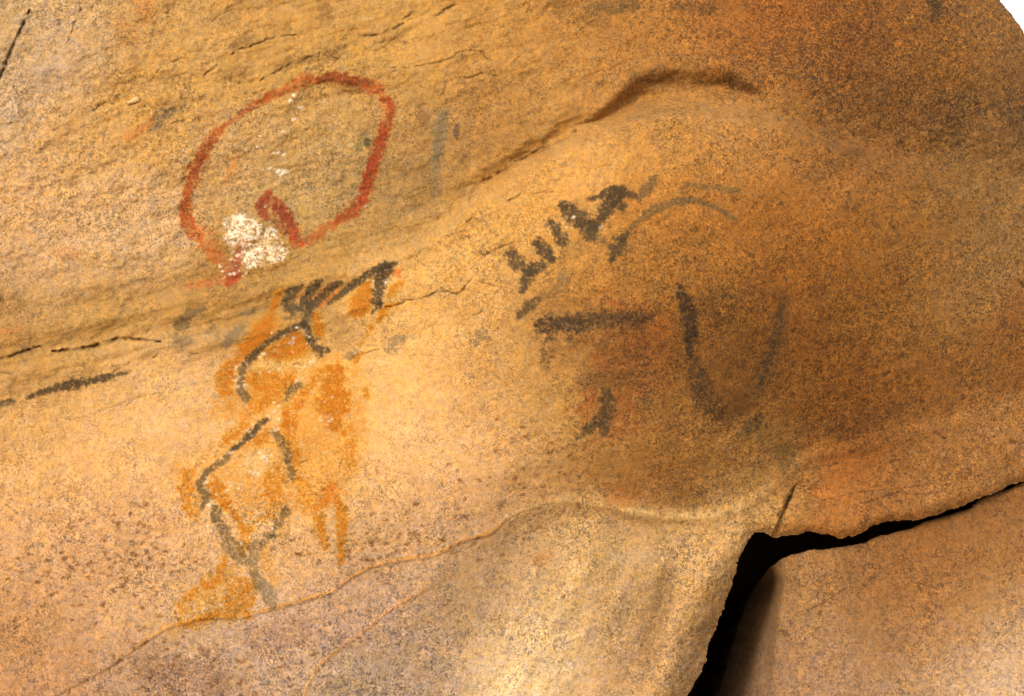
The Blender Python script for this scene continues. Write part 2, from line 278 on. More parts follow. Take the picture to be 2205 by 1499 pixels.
# red ring
r = 'red_ring_painting'
S(r, RED, .9, .35, [(478,276,6),(466,289,9),(452,305,11),(440,322,12),(430,343,13),(420,366,14),(414,385,13),(408,405,11),(404,425,10),(401,445,10),(399,462,13)])
S(r, REDO, .5, .5, [(474,275,5),(460,292,6)]); S(r, REDO, .6, .5, [(405,408,6),(402,430,9),(398,455,12),(402,475,14)])
S(r, RED, .6, .45, [(399,462,10),(405,485,13),(420,506,12)]); S(r, (200,98,44), .8, .5, [(404,478,12),(418,500,13),(432,516,11),(444,532,9),(453,548,9),(460,560,7)])
S(r, REDO, .5, .6, [(430,490,12),(450,510,14),(470,540,12)])
S(r, (172,80,34), .85, .35, [(486,270,4),(500,260,4),(515,249,5),(531,237,6),(545,226,7),(560,217,7),(580,210,8)])
S(r, (178,86,36), .8, .4, [(560,217,7),(580,208,8),(600,200,8),(620,191,9),(640,180,11),(655,174,13),(668,172,12),(680,175,8)])
S(r, (132,56,24), .93, .2, [(688,172,6),(700,166,8),(715,167,10),(730,169,10),(748,172,11),(765,175,9),(790,174,7)])
S(r, BRN, .55, .45, [(705,175,8),(740,186,12),(775,190,10),(800,178,8)])
S(r, (186,78,34), .85, .45, [(784,190,8),(800,192,10),(818,192,10)]); S(r, REDO, .6, .5, [(806,180,10),(820,186,6)])
S(r, (160,62,24), .92, .2, [(818,210,5),(830,212,7),(838,220,9),(844,232,8),(843,243,6)]); S(r, (196,92,42), .65, .4, [(828,225,9),(836,236,8)])
S(r, (152,66,26), .93, .2, [(843,240,6),(838,256,9),(832,270,11),(825,290,12)])
S(r, (186,84,36), .6, .4, [(828,285,8),(822,310,10),(812,340,9)])
S(r, (156,60,24), .9, .25, [(825,290,10),(817,312,11),(808,340,12),(800,365,13),(794,388,13),(787,410,12),(780,428,12)])
S(r, (150,56,24), .6, .3, [(806,340,6),(792,372,7),(782,405,7)])
S(r, (164,68,28), .9, .3, [(784,425,10),(775,440,13),(762,454,13),(745,464,12),(728,474,10)])
S(r, (186,90,42), .8, .4, [(728,474,9),(712,486,9),(695,497,9),(680,508,10),(668,518,8),(655,524,5)])
S(r, (214,110,48), .5, .5, [(510,335,3),(505,350,5),(495,370,5),(487,395,4)])
S(r, (206,112,58), .75, .45, [(403,614,6),(430,612,8),(460,607,9),(490,604,9)]); S(r, (168,64,32), .92, .2, [(490,612,6),(502,603,8),(512,594,7),(518,588,3)])
q = 'dark_red_patch'
S(q, (142,60,34), .93, .25, [(582,412,5),(572,424,9),(562,440,11),(566,455,10),(572,466,8)])
S(q, (150,70,40), .9, .2, [(580,430,12),(600,444,13),(608,460,12)])
S(q, (134,54,28), .95, .15, [(592,448,9),(606,455,11),(618,468,13),(626,485,13),(632,500,12),(636,512,9)])
S(q, (150,84,48), .7, .25, [(596,470,14),(612,492,14)]); S(q, (196,84,40), .85, .35, [(632,500,9),(636,515,11),(640,530,8),(650,524,6)])
S(q, MAUVE, .9, .3, [(530,520,9),(520,530,10),(516,545,10),(512,560,11),(500,575,13),(495,588,10)])
S(q, (150,70,52), .6, .4, [(516,545,7),(505,580,10),(515,590,8)]); S(q, (200,100,60), .5, .5, [(470,545,10),(480,575,12)])
wp = 'white_patch_painting'
S(wp, (232,200,156), .55, .25, [(512,478,12),(510,505,20),(535,500,18)]); S(wp, (232,200,158), .5, .3, [(535,545,16),(565,550,18),(600,548,12)]); S(wp, (226,196,156), .45, .3, [(555,500,12),(585,520,14)])
S(wp, WHI, .97, .55, [(516,468,9),(508,485,17),(502,502,14),(500,520,9)]); S(wp, WHI, .95, .5, [(505,495,16),(530,492,18),(540,508,13)])
S(wp, WHI, .97, .3, [(550,484,5),(556,492,8),(556,500,7)]); S(wp, WHI, .97, .25, [(582,496,6),(588,502,8),(580,508,5)])
S(wp, WHI, .95, .45, [(532,535,10),(545,542,14),(540,558,13),(552,560,9)]); S(wp, WHI, .92, .5, [(566,538,9),(578,545,12),(592,548,12),(610,542,8),(617,540,3)]); S(wp, (240,214,176), .7, .5, [(560,520,8),(580,525,10),(590,560,8)])
D(wp, WHI, .9, [(568,508,4),(597,512,4),(607,523,4),(598,520,3),(502,543,4),(512,551,5),(498,558,4),(506,561,3),(476,573,4),(478,586,4),(482,598,3),(530,588,4),(525,593,3),(514,583,4),(504,589,5),(496,590,4),(510,572,3),(600,370,6),(611,368,8),(617,370,5),(606,374,6),(582,363,4),(590,366,3),
   (646,232,6),(650,230,4),(632,257,5),(636,255,4),(626,218,5),(631,205,5),(634,207,4),(555,314,4),(552,317,3),(561,293,4),(610,282,4),(600,330,5),(612,333,4),(590,330,4),(788,442,3),(573,445,2.5),(503,294,4),(565,366,3),(700,215,3),(395,326,3)])
# black marks on the swelling
c = 'charcoal_comb_painting'
S(c, BLK, .88, .25, [(1102,550,12),(1110,562,13),(1126,576,11),(1140,582,10)]); S(c, BLK, .9, .2, [(1166,571,8),(1150,577,10),(1140,585,12),(1134,600,11),(1128,614,9),(1122,628,6)])
S(c, BLK, .93, .15, [(1158,526,10),(1168,537,11),(1178,546,11),(1184,556,9)]); S(c, BLK, .88, .2, [(1188,480,6),(1196,488,8),(1200,500,8),(1208,514,11),(1212,522,9)]); S(c, GRO, .7, .3, [(1172,486,3),(1182,480,4)])
S(c, BLK, .95, .12, [(1214,442,9),(1224,452,14),(1240,466,16),(1256,480,16),(1268,492,16),(1274,506,11)])
S(c, BLK, .95, .12, [(1340,407,6),(1330,414,10),(1320,428,13),(1314,440,14),(1306,452,12),(1296,464,11),(1288,478,10),(1278,492,12)])
S(c, BLK, .9, .15, [(1272,428,4),(1290,425,6),(1308,416,9),(1325,408,8),(1344,406,4)]); S(c, BLK, .88, .2, [(1328,420,8),(1350,420,7),(1368,423,5)]); S(c, BLK, .9, .15, [(1326,438,10),(1340,446,8)])
S(c, GRO, .8, .25, [(1412,380,3),(1406,388,7),(1396,402,9),(1386,416,8),(1378,430,5)])
S(c, GRO, .75, .35, [(1270,505,8),(1284,515,6),(1296,522,8),(1304,524,4)])
S(c, BLK, .93, .12, [(1352,502,3),(1344,512,8),(1335,523,12),(1328,534,12),(1322,546,9),(1316,564,3)]); S(c, GRO, .5, .4, [(1356,528,7),(1342,538,10)])
S(c, GRY, .7, .3, [(1214,580,4),(1212,596,8),(1213,608,8),(1214,616,3)]); S(c, BLK, .75, .35, [(1158,648,6),(1146,655,9),(1134,663,9),(1122,673,8),(1117,682,4)])
S(c, GRO, .4, .4, [(1166,636,8),(1190,628,10),(1214,620,8)]); S(c, GRO, .3, .5, [(1215,550,10),(1240,535,14),(1256,520,12)])
D(c, WHI, .95, [(1235,468,4.5),(1231,470,3),(1293,490,4),(1297,485,2.5),(1220,490,2.5)])
a = 'charcoal_arc_painting'
S(a, GRO, .85, .25, [(1349,504,2.5),(1358,492,3.5),(1370,480,4),(1380,470,6),(1395,460,7.5),(1410,452,7),(1428,446,6),(1445,441,6),(1460,434,7),(1475,431,7),(1492,432,6),(1507,434,6),(1524,440,5),(1540,447,4),(1556,455,4),(1570,462,5),(1584,472,3)])
S(a, GRO, .75, .35, [(1486,398,3),(1504,401,5),(1520,404,4),(1536,403,5),(1556,405,6),(1574,407,6),(1592,410,4)]); S(a, GRO, .45, .45, [(1478,398,6),(1470,410,7),(1480,408,4)])
k = 'charcoal_bar_painting'
S(k, BLD, .97, .62, [(1160,700,10),(1175,698,13),(1200,697,12),(1225,697,13),(1243,697,15),(1262,698,12),(1280,690,11),(1300,686,13),(1318,690,12),(1334,684,11),(1348,688,13),(1365,686,11),(1385,683,9),(1405,686,5)])
S(k, GRO, .5, .5, [(1180,690,16),(1260,690,18),(1370,686,14)])
S(k, BLD, .45, .85, [(1194,712,9),(1186,730,10),(1178,756,11),(1172,785,11)]); S(k, BLD, .4, .88, [(1240,702,12),(1232,740,10)]); S(k, GRO, .4, .85, [(1178,830,9),(1168,866,10),(1163,878,6)])
S(k, BLD, .45, .8, [(1376,690,12),(1390,710,14),(1378,735,12),(1382,760,10)]); S(k, BLD, .35, .7, [(1308,738,12),(1294,750,10)])
u = 'charcoal_loop_painting'
S(u, BLD, .86, .5, [(1459,612,3),(1464,626,7),(1472,640,10),(1478,655,12),(1482,672,14),(1484,690,13),(1488,707,12),(1488,725,11),(1484,742,9),(1485,758,6),(1486,772,3)])
S(u, BLD, .52, .55, [(1487,772,7),(1498,800,14),(1508,825,18),(1518,848,19),(1530,868,16),(1550,892,13)])
S(u, (96,66,32), .72, .45, [(1688,640,9),(1684,680,12),(1676,715,14),(1664,748,15),(1652,781,15),(1642,815,15),(1622,848,16),(1598,870,18),(1570,892,18)])
S(u, (112,76,34), .4, .5, [(1560,760,20),(1620,800,30),(1600,850,30),(1560,860,26)])
S(u, BLK, .66, .5, [(1682,660,6),(1676,710,6),(1656,775,7),(1640,820,6)]); S(u, BRN, .4, .6, [(1530,850,20),(1560,870,24),(1590,880,20)])
S(u, BLK, .6, .5, [(1636,900,8),(1622,912,14),(1604,930,11),(1592,938,5)]); S(u, BLK, .4, .65, [(1498,644,5),(1535,640,7),(1590,638,5)]); S(u, BLK, .35, .65, [(1500,673,5),(1540,674,5)]); S(u, BRN, .45, .6, [(1560,780,20),(1600,800,30),(1580,830,24)])
S(u, (92,78,46), .4, .5, [(1690,975,14),(1702,1000,16),(1690,1018,10)]); S(u, (92,78,46), .3, .6, [(1640,935,14),(1680,960,14)])
g = 'red_smear_painting'
P(g, (142,76,32), .42, .6, [(1300,650),(1350,655),(1440,690),(1440,790),(1390,860),(1400,920),(1340,935),(1300,950),(1258,900),(1262,850),(1290,800),(1285,740)], 30)
S(g, (160,84,42), .5, .65, [(1288,775,10),(1294,790,10)]); S(g, (164,86,42), .45, .65, [(1368,738,12),(1360,748,8)]); S(g, (172,86,36), .45, .65, [(1274,850,12),(1264,876,18),(1258,892,10)])
S(g, (162,88,42), .45, .7, [(1362,842,10),(1352,862,12),(1338,894,14),(1332,915,12)]); S(g, (200,90,36), .25, .6, [(1432,698,22),(1410,712,20),(1402,740,16)]); S(g, (164,80,36), .4, .6, [(1326,654,8),(1340,662,6)])

h_ = 'charcoal_post_painting'
S(h_, BLK, .8, .35, [(1304,842,8),(1306,856,14),(1310,876,13),(1304,892,13),(1296,908,14),(1300,926,10),(1302,936,4)])
S(h_, BLK, .75, .45, [(1290,908,9),(1274,920,9),(1258,931,7),(1242,942,3)]); S(h_, BLK, .35, .6, [(1256,821,12),(1300,817,14),(1350,812,12),(1390,800,10)]); S(h_, BLK, .4, .6, [(1390,862,9),(1396,872,8)])
# small separate marks
S('charcoal_dash_painting', BLK, .93, .2, [(58,858,2),(72,851,4),(90,843,5),(110,838,6),(130,833,8),(150,829,9),(170,826,8),(190,823,7),(210,818,6),(235,812,5),(255,806,3),(280,800,2)]); S('charcoal_dash_painting', BLK, .8, .35, [(-8,872,5),(12,870,5),(22,866,5),(32,864,2)])
S('grey_smudge_painting', GRO, .85, .2, [(440,664,3),(426,670,6),(412,676,8),(400,686,10),(390,700,13),(386,708,9)]); S('grey_smudge_painting', GRY, .7, .3, [(380,730,8),(394,738,13),(404,735,9)])
S('grey_smudge_painting.001', GRY, .75, .25, [(558,666,3),(546,668,6),(532,672,7),(518,678,3)]); S('grey_smudge_painting.001', GRY, .8, .25, [(520,706,6),(508,716,9),(494,728,11),(486,740,8)]); S('grey_smudge_painting.001', GRY, .6, .3, [(445,716,3),(460,712,5),(468,720,4),(456,698,4)])
S('grey_smudge_painting.002', GRY, .65, .4, [(868,728,7),(850,736,12),(838,750,11),(846,748,9)]); S('grey_smudge_painting.002', GRY, .6, .4, [(740,768,4),(752,765,9),(768,758,5)]); S('grey_smudge_painting.003', GRY, .55, .4, [(1046,716,5),(1032,726,8),(1022,740,4)])
S('grey_smudge_painting.004', (112,104,88), .72, .35, [(956,246,9),(950,262,12),(947,284,13),(946,304,11),(942,330,8)]); S('grey_smudge_painting.004', (118,108,86), .45, .4, [(942,330,8),(937,360,10),(937,408,8),(935,430,5)]); S('grey_smudge_painting.004', (84,70,56), .8, .2, [(984,270,4),(982,285,5),(984,298,3)])
S('grey_smudge_painting.004', (118,84,50), .6, .35, [(908,238,7),(912,252,12),(914,266,7)]); S('grey_smudge_painting.004', (110,84,56), .5, .3, [(1001,338,4),(990,350,4)])
S('grey_smudge_painting.005', (118,104,88), .75, .3, [(372,238,7),(360,245,11),(346,254,9),(336,268,9),(328,280,6)]); S('grey_smudge_painting.005', (206,120,56), .7, .4, [(328,262,7),(312,274,7),(296,284,8),(272,296,6)])
S('grey_smudge_painting.006', (52,56,40), .85, .25, [(790,303,5),(791,309,5)]); S('grey_smudge_painting.006', (100,92,56), .6, .4, [(785,302,7),(772,316,8),(782,288,4)])
S(None, (112,78,40), .55, .4, [(705,20,10),(700,28,14)]); S(None, (120,92,50), .5, .4, [(500,102,6),(520,92,12),(545,86,8)]); S(None, (140,100,60), .45, .4, [(478,160,10),(500,158,12),(520,150,9)])
S(None, (110,86,46), .55, .4, [(702,108,6),(718,114,9),(726,122,6)]); S(None, (120,88,44), .45, .5, [(600,145,6),(640,130,10),(680,122,8)])
S(None, (84,66,40), .55, .45, [(1270,18,10),(1310,14,14),(1360,14,12)]); S(None, (100,70,36), .35, .5, [(1200,10,20),(1250,30,20),(1300,45,14)])
S(None, (64,48,24), .6, .45, [(2006,8,10),(2016,20,14),(2014,36,12)]); S(None, (110,60,26), .3, .6, [(1850,65,26),(1840,100,30),(1810,140,22),(1800,160,16)]); S(None, (70,56,34), .22, .5, [(1360,164,8),(1400,166,14),(1440,160,10)])
S(None, (70,56,34), .22, .5, [(1560,168,8),(1590,178,12),(1615,192,8)]); S(None, (70,56,34), .4, .6, [(1460,12,10),(1520,16,14)])
S(None, (170,104,44), .4, .5, [(2150,700,22),(2180,680,18)]); S(None, (166,96,40), .35, .55, [(2200,620,16),(2195,650,18)]); S(None, (186,114,48), .55, .3, [(1775,1005,10),(1800,1008,24),(1830,1004,24),(1800,1030,16)]); S(None, (200,118,50), .55, .35, [(1760,1060,14),(1790,1062,10)])
S(None, (88,58,26), .5, .5, [(1795,925,14),(1830,935,16)]); S(None, (84,62,34), .35, .6, [(1860,905,20),(1930,880,16)]); S(None, (88,60,28), .4, .6, [(1850,330,10),(1760,375,16)]); S(None, (96,64,28), .4, .6, [(1820,450,14),(1840,445,9)])
S(None, (104,76,38), .4, .5, [(1480,1075,24),(1500,1068,20)]); S(None, (180,104,48), .4, .5, [(1330,1068,24),(1360,1064,18)]); S(None, (160,100,50), .45, .5, [(1160,1206,12),(1185,1196,8)]); S(None, (118,94,62), .5, .5, [(1080,1088,9),(1076,1096,6)])
S(None, (128,98,62), .45, .5, [(1435,1240,16),(1425,1300,20),(1415,1340,20),(1400,1400,16),(1390,1430,14)])  # shade in the hollow of the drapery, painted as a dark streak
S(None, (124,84,64), .5, .45, [(436,1400,8),(444,1404,8)]); S(None, (120,88,70), .4, .55, [(320,1440,24),(400,1460,30),(470,1475,26)]); S(None, (120,88,70), .35, .6, [(560,1380,30),(640,1360,26)]); S(None, (158,104,54), .4, .5, [(28,1372,14),(34,1366,10)])
S(None, (206,108,60), .4, .5, [(-10,712,6),(20,712,8),(44,706,6)]); S(None, (206,128,70), .35, .5, [(130,545,14),(160,545,12)])
S(None, (206,122,50), .5, .5, [(310,20,16),(320,40,14)]); S(None, (176,112,56), .45, .5, [(265,62,18),(280,80,16)])
LAST_REAL = len(ART)
for i in range(560):   # little brown solution pits of the lower left and the ledge foot
    bx, by, sx, sy = [(300,1180,60,50),(100,1230,90,60),(260,1280,90,60),(780,1190,60,28),(500,1450,120,36),(340,1450,50,40),(860,1160,90,28),(1150,1000,90,60)][i % 8]
    x0, y0 = bx+rng.normal()*sx, by+rng.normal()*sy
    ART.append((None, (126,84,50) if i % 3 else (140,116,84), rng.uniform(.5, .95), .2, 'd', [(x0, y0, rng.uniform(2.6, 6.5)), (x0+rng.uniform(-6, 6), y0+rng.uniform(-5, 5), rng.uniform(2.2, 4.5))]))

# ---------------------------------------------------------------- relief of the painted rock (mm, towards the camera)
def relief(px, py):
    n200 = fbm(px, py, 260, 3, 2); n60 = fbm(px, py, 64, 3, 5)
    h = 10*n200
    # the whole face turns away to the right and at the top
    h -= 95*np.clip((px-1250)/950, 0, None)**2
    h -= 26*np.clip((150-py)/150, 0, None)
    h += 30*sm(-300, 1000, px)
    # step of the ledge that climbs from the left and wraps the swelling
    wx = px+10*n60; ly = smooth_y(wx, LEDGE) + 6*fbm(px, py, 90, 2, 9)
    s = py-ly
    amp = np.interp(px, [-1500, 0, 400, 800, 1000, 1200, 1400, 1560, 1700, 1900, 2205, 3200], [21, 21, 19, 25, 46, 62, 66, 60, 50, 38, 14, 10])
    wid = np.interp(px, [-1500, 0, 500, 900, 1100, 1400, 1600, 1800, 2205, 3200], [48, 48, 38, 38, 44, 44, 48, 56, 120, 140])
    h += amp*sm(0, 1, (s+wid*.25)/wid)
    h -= np.interp(px, [900, 980, 1060, 1240, 1330, 1400], [0, 8, 17, 20, 12, 0])*np.exp(-((s+16)/(20+6*n60))**2)
    # swelling
    e = ((px-1450)/560)**2+((py-640)/430)**2
    h += 95*np.exp(-e*1.15)
    h += 26*np.exp(-(((px-1330)/260)**2+((py-400)/150)**2))
    # right end of the swelling sinks
    h -= 12*np.exp(-(((px-1800)/150)**2+((py-860)/170)**2))
    # lip below the ledge at the left, belt above the lower wall
    b = py-(smooth_y(px, [(-1500,1000),(0,800),(120,765),(260,738),(400,728),(560,700),(700,660),(900,600),(1100,500)])+5*n60)
    fade = 1-sm(850, 1050, px)
    h += fade*(-9*np.exp(-((b+22)/30)**2)+7*np.exp(-((b-18)/30)**2))
    # niche above the swelling
    m = (px > 1200) & (px < 1720) & (py > 120) & (py < 330)
    if m.any():
        d, w, sd = polydist(px[m], py[m], NICHE)
        w = np.maximum(w*1.25, 3)
        up = np.where(sd < 0, d, 0)
        h[m] -= 33*np.exp(-(d/(w*1.0))**2)*sm(3, 26, w)
        h[m] += 14*np.exp(-((up-w*1.9)/(w*1.1))**2)*(sd < 0)*sm(6, 20, w)
    # foot of the swelling: it turns under, then the drapery below swings out again
    ay = smooth_y(px, ARCH, 12)
    t = py-ay
    amp2 = np.interp(px, [-1500, 900, 1080, 1250, 1500, 1640, 1800, 2205], [0, 0, 16, 40, 46, 30, 22, 18])
    h -= amp2*np.exp(-(t/95)**2)*1.0
    h += amp2*.20*np.exp(-((t-2)/15)**2)
    h -= np.interp(px, [900, 1080, 1250, 1500, 1650], [0, 10, 16, 10, 0])*np.exp(-((t-70)/55)**2)
    # thin missing skin below the arch line at the left
    step = np.interp(px, [-200, 230, 500, 900, 1080, 1180, 1300], [1.5, 3, 4, 4, 4, 3, 0])
    h -= step*sm(-1.5, 6, t+1.2*n60)
    h += .15*step*np.exp(-((t+5)/5.5)**2)
    # vertical folds of the drapery
    bel = sm(20, 160, t)
    fx = px-(py-1300)*-.42
    h += bel*(34*np.exp(-((fx-1205)/95)**2)-20*np.exp(-((fx-1050)/120)**2)-16*np.exp(-((fx-1432)/40)**2)+16*np.exp(-((fx-1530)/60)**2))
    h += 30*np.clip((py-1150)/350, 0, 1)*sm(1700, 1300, px)
    h -= 26*np.exp(-(((px-2000)/400)**2+((py-1040)/70)**2))
    # left edge of the small slab right of the leg
    d, w, sd = polydist(px, py, [(1712,1046,1),(1700,1070,1),(1688,1098,1),(1668,1140,1)])
    h -= 13*np.exp(-(d/22)**2)*(sd < 0)*sm(1030, 1070, py)
    h -= 7*sm(1030, 1070, py)*np.exp(-((d-40)/40)**2)*(sd < 0)
    # second thin skin
    m = (px > 560) & (px < 1100) & (py > 1150) & (py < 1600)
    if m.any():
        d, w, sd = polydist(px[m], py[m], SKIN2)
        h[m] += 1.2*np.exp(-(d/5)**2)*sm(1000, 880, px[m])+ 1.6*sm(8, -2, d*sd)*sm(120, 20, d)*sm(1000, 900, px[m])
    # surface grain
    ca, sa = math.cos(math.radians(17)), math.sin(math.radians(17))
    ru = px*ca-py*sa; rv = px*sa+py*ca
    lay = fbm(ru/6.0, rv, 26, 3, 12)
    lz = np.clip(np.exp(-((b+10)/75)**2)*fade + sm(330, 60, py)*sm(300, 480, px)*sm(1400, 1000, px) + .6*np.exp(-((s+30)/50)**2), 0, 1)
    h += 4.6*lay*lz
    ru2 = px*math.cos(.12)-py*math.sin(-.12)
    h += 2.2*fbm(px/4.0, py+px*.05, 22, 3, 16)*np.exp(-(((px-1950)/260)**2+((py-1080)/45)**2))
    rough = .8+.9*sm(700, 400, py)*sm(1000, 500, px)+.8*sm(60, 260, t)*sm(1200, 600, px)+.5*sm(1500, 1800, px)*sm(420, 250, py)
    smooth_belt = 1-.55*np.exp(-(((px-700)/520)**2+((py-900)/170)**2))
    h += 2.6*n60*smooth_belt
    def stair(q): return q-.97*np.sin(2*np.pi*q)/(2*np.pi)
    flaky = np.clip(.9*sm(700, 450, py+.25*px-200)*sm(1500, 1100, px)+.8*lz+.35*np.exp(-(s/90)**2)+.3, 0, 1.1)*smooth_belt
    h += 2.7*flaky*stair(3.2*fbm(ru/1.9, rv, 120, 4, 14, .55))
    h += 1.5*flaky*stair(3.0*fbm(ru/1.5, rv, 46, 3, 18, .55))
    h += rough*smooth_belt*(1.5*fbm(px, py, 22, 2, 21)+.62*fbm(px, py, 8.5, 2, 25, .6))
    h += 2.0*np.minimum(0, fbm(px, py, 13, 2, 31)+.35)*rough*smooth_belt
    return h, s, t, lz, b

def edge_profile(d, R, k):
    x = np.clip(1-d/R, 0, 1)
    return -R*k*x**2.2

def build_grid(xs, ys):
    return np.meshgrid(xs, ys)
def axis(lo, a, b_, hi, step, grow=1.11, mx=18.0):
    core = list(np.arange(a, b_, step)); s = step; x = core[0]; left = []
    while x > lo: s = min(s*grow, mx); x -= s; left.append(x)
    s = step; x = core[-1]; right = []
    while x < hi: s = min(s*grow, mx); x += s; right.append(x)
    return np.array(left[::-1]+core+right)

def crack_fields(px, py, cracks):
    dep = np.zeros(px.shape, np.float32); dirt_shade = np.zeros(px.shape, np.float32)
    for pts, D_, dd in cracks:
        xs = [p[0] for p in pts]; ys = [p[1] for p in pts]
        m = (px > min(xs)-22) & (px < max(xs)+22) & (py > min(ys)-22) & (py < max(ys)+22)
        if not m.any(): continue
        wx = 2.2*perlin(px[m]/9, py[m]/9, 51)+1.0*perlin(px[m]/4, py[m]/4, 52); wy = 2.2*perlin(px[m]/9, py[m]/9, 53)
        d, w, sd = polydist(px[m]+wx, py[m]+wy, pts)
        w = w*.72+.5; brk = np.clip(.75+.9*perlin(px[m]/16, py[m]/16, 54), .15, 1)
        dep[m] = np.maximum(dep[m], .8*D_*brk*np.exp(-(d/(w*1.0))**2))
        dirt_shade[m] = np.maximum(dirt_shade[m], .95*dd*brk*np.exp(-(d/(w*.95))**2))
    return dep, dirt_shade

def paint(px, py, base, part_names):
    """lays the pigments over the stone colour; returns colour and the part index per vertex"""
    pid = np.zeros(px.shape, np.int16); pval = np.zeros(px.shape, np.float32); cover = np.zeros(px.shape, np.float32)
    N4 = fbm(px, py, 5.5, 2, 61, .6); N10 = fbm(px, py, 13, 2, 66, .6); N30 = fbm(px, py, 34, 2, 71)
    for it in ART:
        part, colr, st, br, kind, pts = it[:6]
        mx = 34 if kind != 'd' else 12
        if kind == 'p': mx = 3*it[6]+10
        xs = [p[0] for p in pts]; ys = [p[1] for p in pts]
        m = np.nonzero((px > min(xs)-mx) & (px < max(xs)+mx) & (py > min(ys)-mx) & (py < max(ys)+mx))
        if not len(m[0]): continue
        x, y = px[m], py[m]; n4, n10, n30 = N4[m], N10[m], N30[m]
        if kind == 's':
            d, w, _ = polydist(x+2*n10, y+2*n30, pts); w = w*(1.02 if part in ('red_ring_painting', 'dark_red_patch') else 1.2)
            soft = np.maximum(6.5, w*.95)
            v = np.clip(.5+(w-d+(n10*.55+n4*.35)*np.minimum(w, 14))/soft, 0, 1)
        elif kind == 'p':
            sdv = sdf(x, y, pts); soft = it[6]*1.55
            v = np.clip(.5+(sdv+(n10*.9+n4*.5+n30*.8)*soft*.8)/(soft*1.4), 0, 1)
        else:
            v = np.zeros(x.shape, np.float32)
            for p in pts:
                d = np.hypot((x-p[0])+n4*4.5+(y-p[1])*.4, (y-p[1])*1.45+n10*5)
                v = np.maximum(v, np.clip(.5+(p[2]*.92-d)/3.2, 0, 1)*np.clip(.8+n4, .3, 1))
        v = v*v*(3-2*v)
        if br:
            hole = np.clip((n4*.9+n10*.75+n30*.3)*1.5+1.3-br*1.35, 0, 1)
            v = v*(1-br*.95*(1-hole))*(1-.16*br)
        if kind != 'd' and colr is WHI: v = v*np.clip(.78+n4*2.4+n10*1.6, 0, 1)
        if kind != 'd' and colr is not WHI: v = v*np.clip(.9+n4*.75+n10*.45, .22, 1)*(.90 if colr not in (OCH, OCHL) else .84)
        a_ = (v*st)[:, None] if v.ndim == 1 else v*st
        cl = lin(colr)
        vary = (1+.16*n10+.14*n4)[:, None]
        if colr is WHI: base[m] = base[m]*(1-a_)+cl*vary*a_
        else: base[m] = np.exp(np.log(np.maximum(base[m], 1e-4))*(1-a_)+np.log(cl*vary+1e-4)*a_)
        cover[m] = np.maximum(cover[m], v*st)
        if part:
            k_ = part_names.index(part)+1
            big = v*min(1, st*1.3)
            win = (big > .33) & ((big > pval[m]*.7) | (pid[m] == k_))
            pi = pid[m]; pv = pval[m]
            pi[win] = k_; pv[win] = np.maximum(pv[win], big[win])
            pid[m] = pi; pval[m] = pv
    return base, pid, cover

def stone_colour(px, py, ctrl, sig=62.0):
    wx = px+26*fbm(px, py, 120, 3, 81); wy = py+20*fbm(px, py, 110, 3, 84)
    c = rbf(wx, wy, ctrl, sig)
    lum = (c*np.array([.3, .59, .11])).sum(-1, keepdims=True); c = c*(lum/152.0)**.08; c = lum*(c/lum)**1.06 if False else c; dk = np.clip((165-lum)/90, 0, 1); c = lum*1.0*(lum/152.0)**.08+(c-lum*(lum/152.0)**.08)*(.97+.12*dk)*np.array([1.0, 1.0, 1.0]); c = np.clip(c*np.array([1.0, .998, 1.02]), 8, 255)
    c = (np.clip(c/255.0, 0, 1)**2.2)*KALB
    v = 1+.13*fbm(px, py, 46, 3, 90)+.17*fbm(px, py, 15, 3, 93, .65)
    c = c*v[..., None]
    # hue drift between iron-rich and grey patches
    g_ = fbm(px, py, 34, 3, 97, .6)
    c[..., 0] *= 1+.07*g_; c[..., 2] *= 1-.28*g_
    o_ = np.clip(fbm(px, py, 10, 2, 101, .6)*1.6, -1, 1); c[..., 0] *= 1+.10*o_; c[..., 2] *= 1-.16*o_; c[..., 1] *= 1+.03*o_
    return c

def to_mesh(name, X, Y, Z, keep, col, grain, nrm, ids=None, names=None):
    R_, C_ = X.shape
    idx = np.arange(R_*C_).reshape(R_, C_)
    q_ = np.stack([idx[:-1, :-1], idx[1:, :-1], idx[1:, 1:], idx[:-1, 1:]], -1).reshape(-1, 4)
    kf = keep[:-1, :-1] & keep[1:, :-1] & keep[1:, 1:] & keep[:-1, 1:]
    kf = kf.reshape(-1)
    co = np.stack([X, Y, Z], -1).reshape(-1, 3); colf = np.concatenate([col, grain[..., None]], -1).reshape(-1, 4); nf = nrm.reshape(-1, 3)
    fid = np.zeros(len(q_), np.int16) if ids is None else ids[:-1, :-1].reshape(-1)
    out = []
    for k_ in ([0] if ids is None else range(len(names)+1)):
        f_ = q_[kf & (fid == k_)]
        if not len(f_): out.append(None); continue
        u_, inv = np.unique(f_, return_inverse=True); inv = inv.reshape(-1)
        me = bpy.data.meshes.new(name if k_ == 0 else names[k_-1])
        me.vertices.add(len(u_)); me.vertices.foreach_set('co', co[u_].astype(np.float32).ravel())
        me.loops.add(len(f_)*4); me.loops.foreach_set('vertex_index', inv.astype(np.int32))
        me.polygons.add(len(f_)); me.polygons.foreach_set('loop_start', np.arange(0, len(f_)*4, 4, dtype=np.int32))
        me.update(calc_edges=True)
        at = me.attributes.new('surface_colour', 'FLOAT_COLOR', 'POINT'); at.data.foreach_set('color', colf[u_].astype(np.float32).ravel())
        me.normals_split_custom_set_from_vertices(nf[u_].astype(np.float32))
        ob = bpy.data.objects.new(name if k_ == 0 else names[k_-1], me)
        bpy.context.scene.collection.objects.link(ob)
        out.append(ob)
    return out

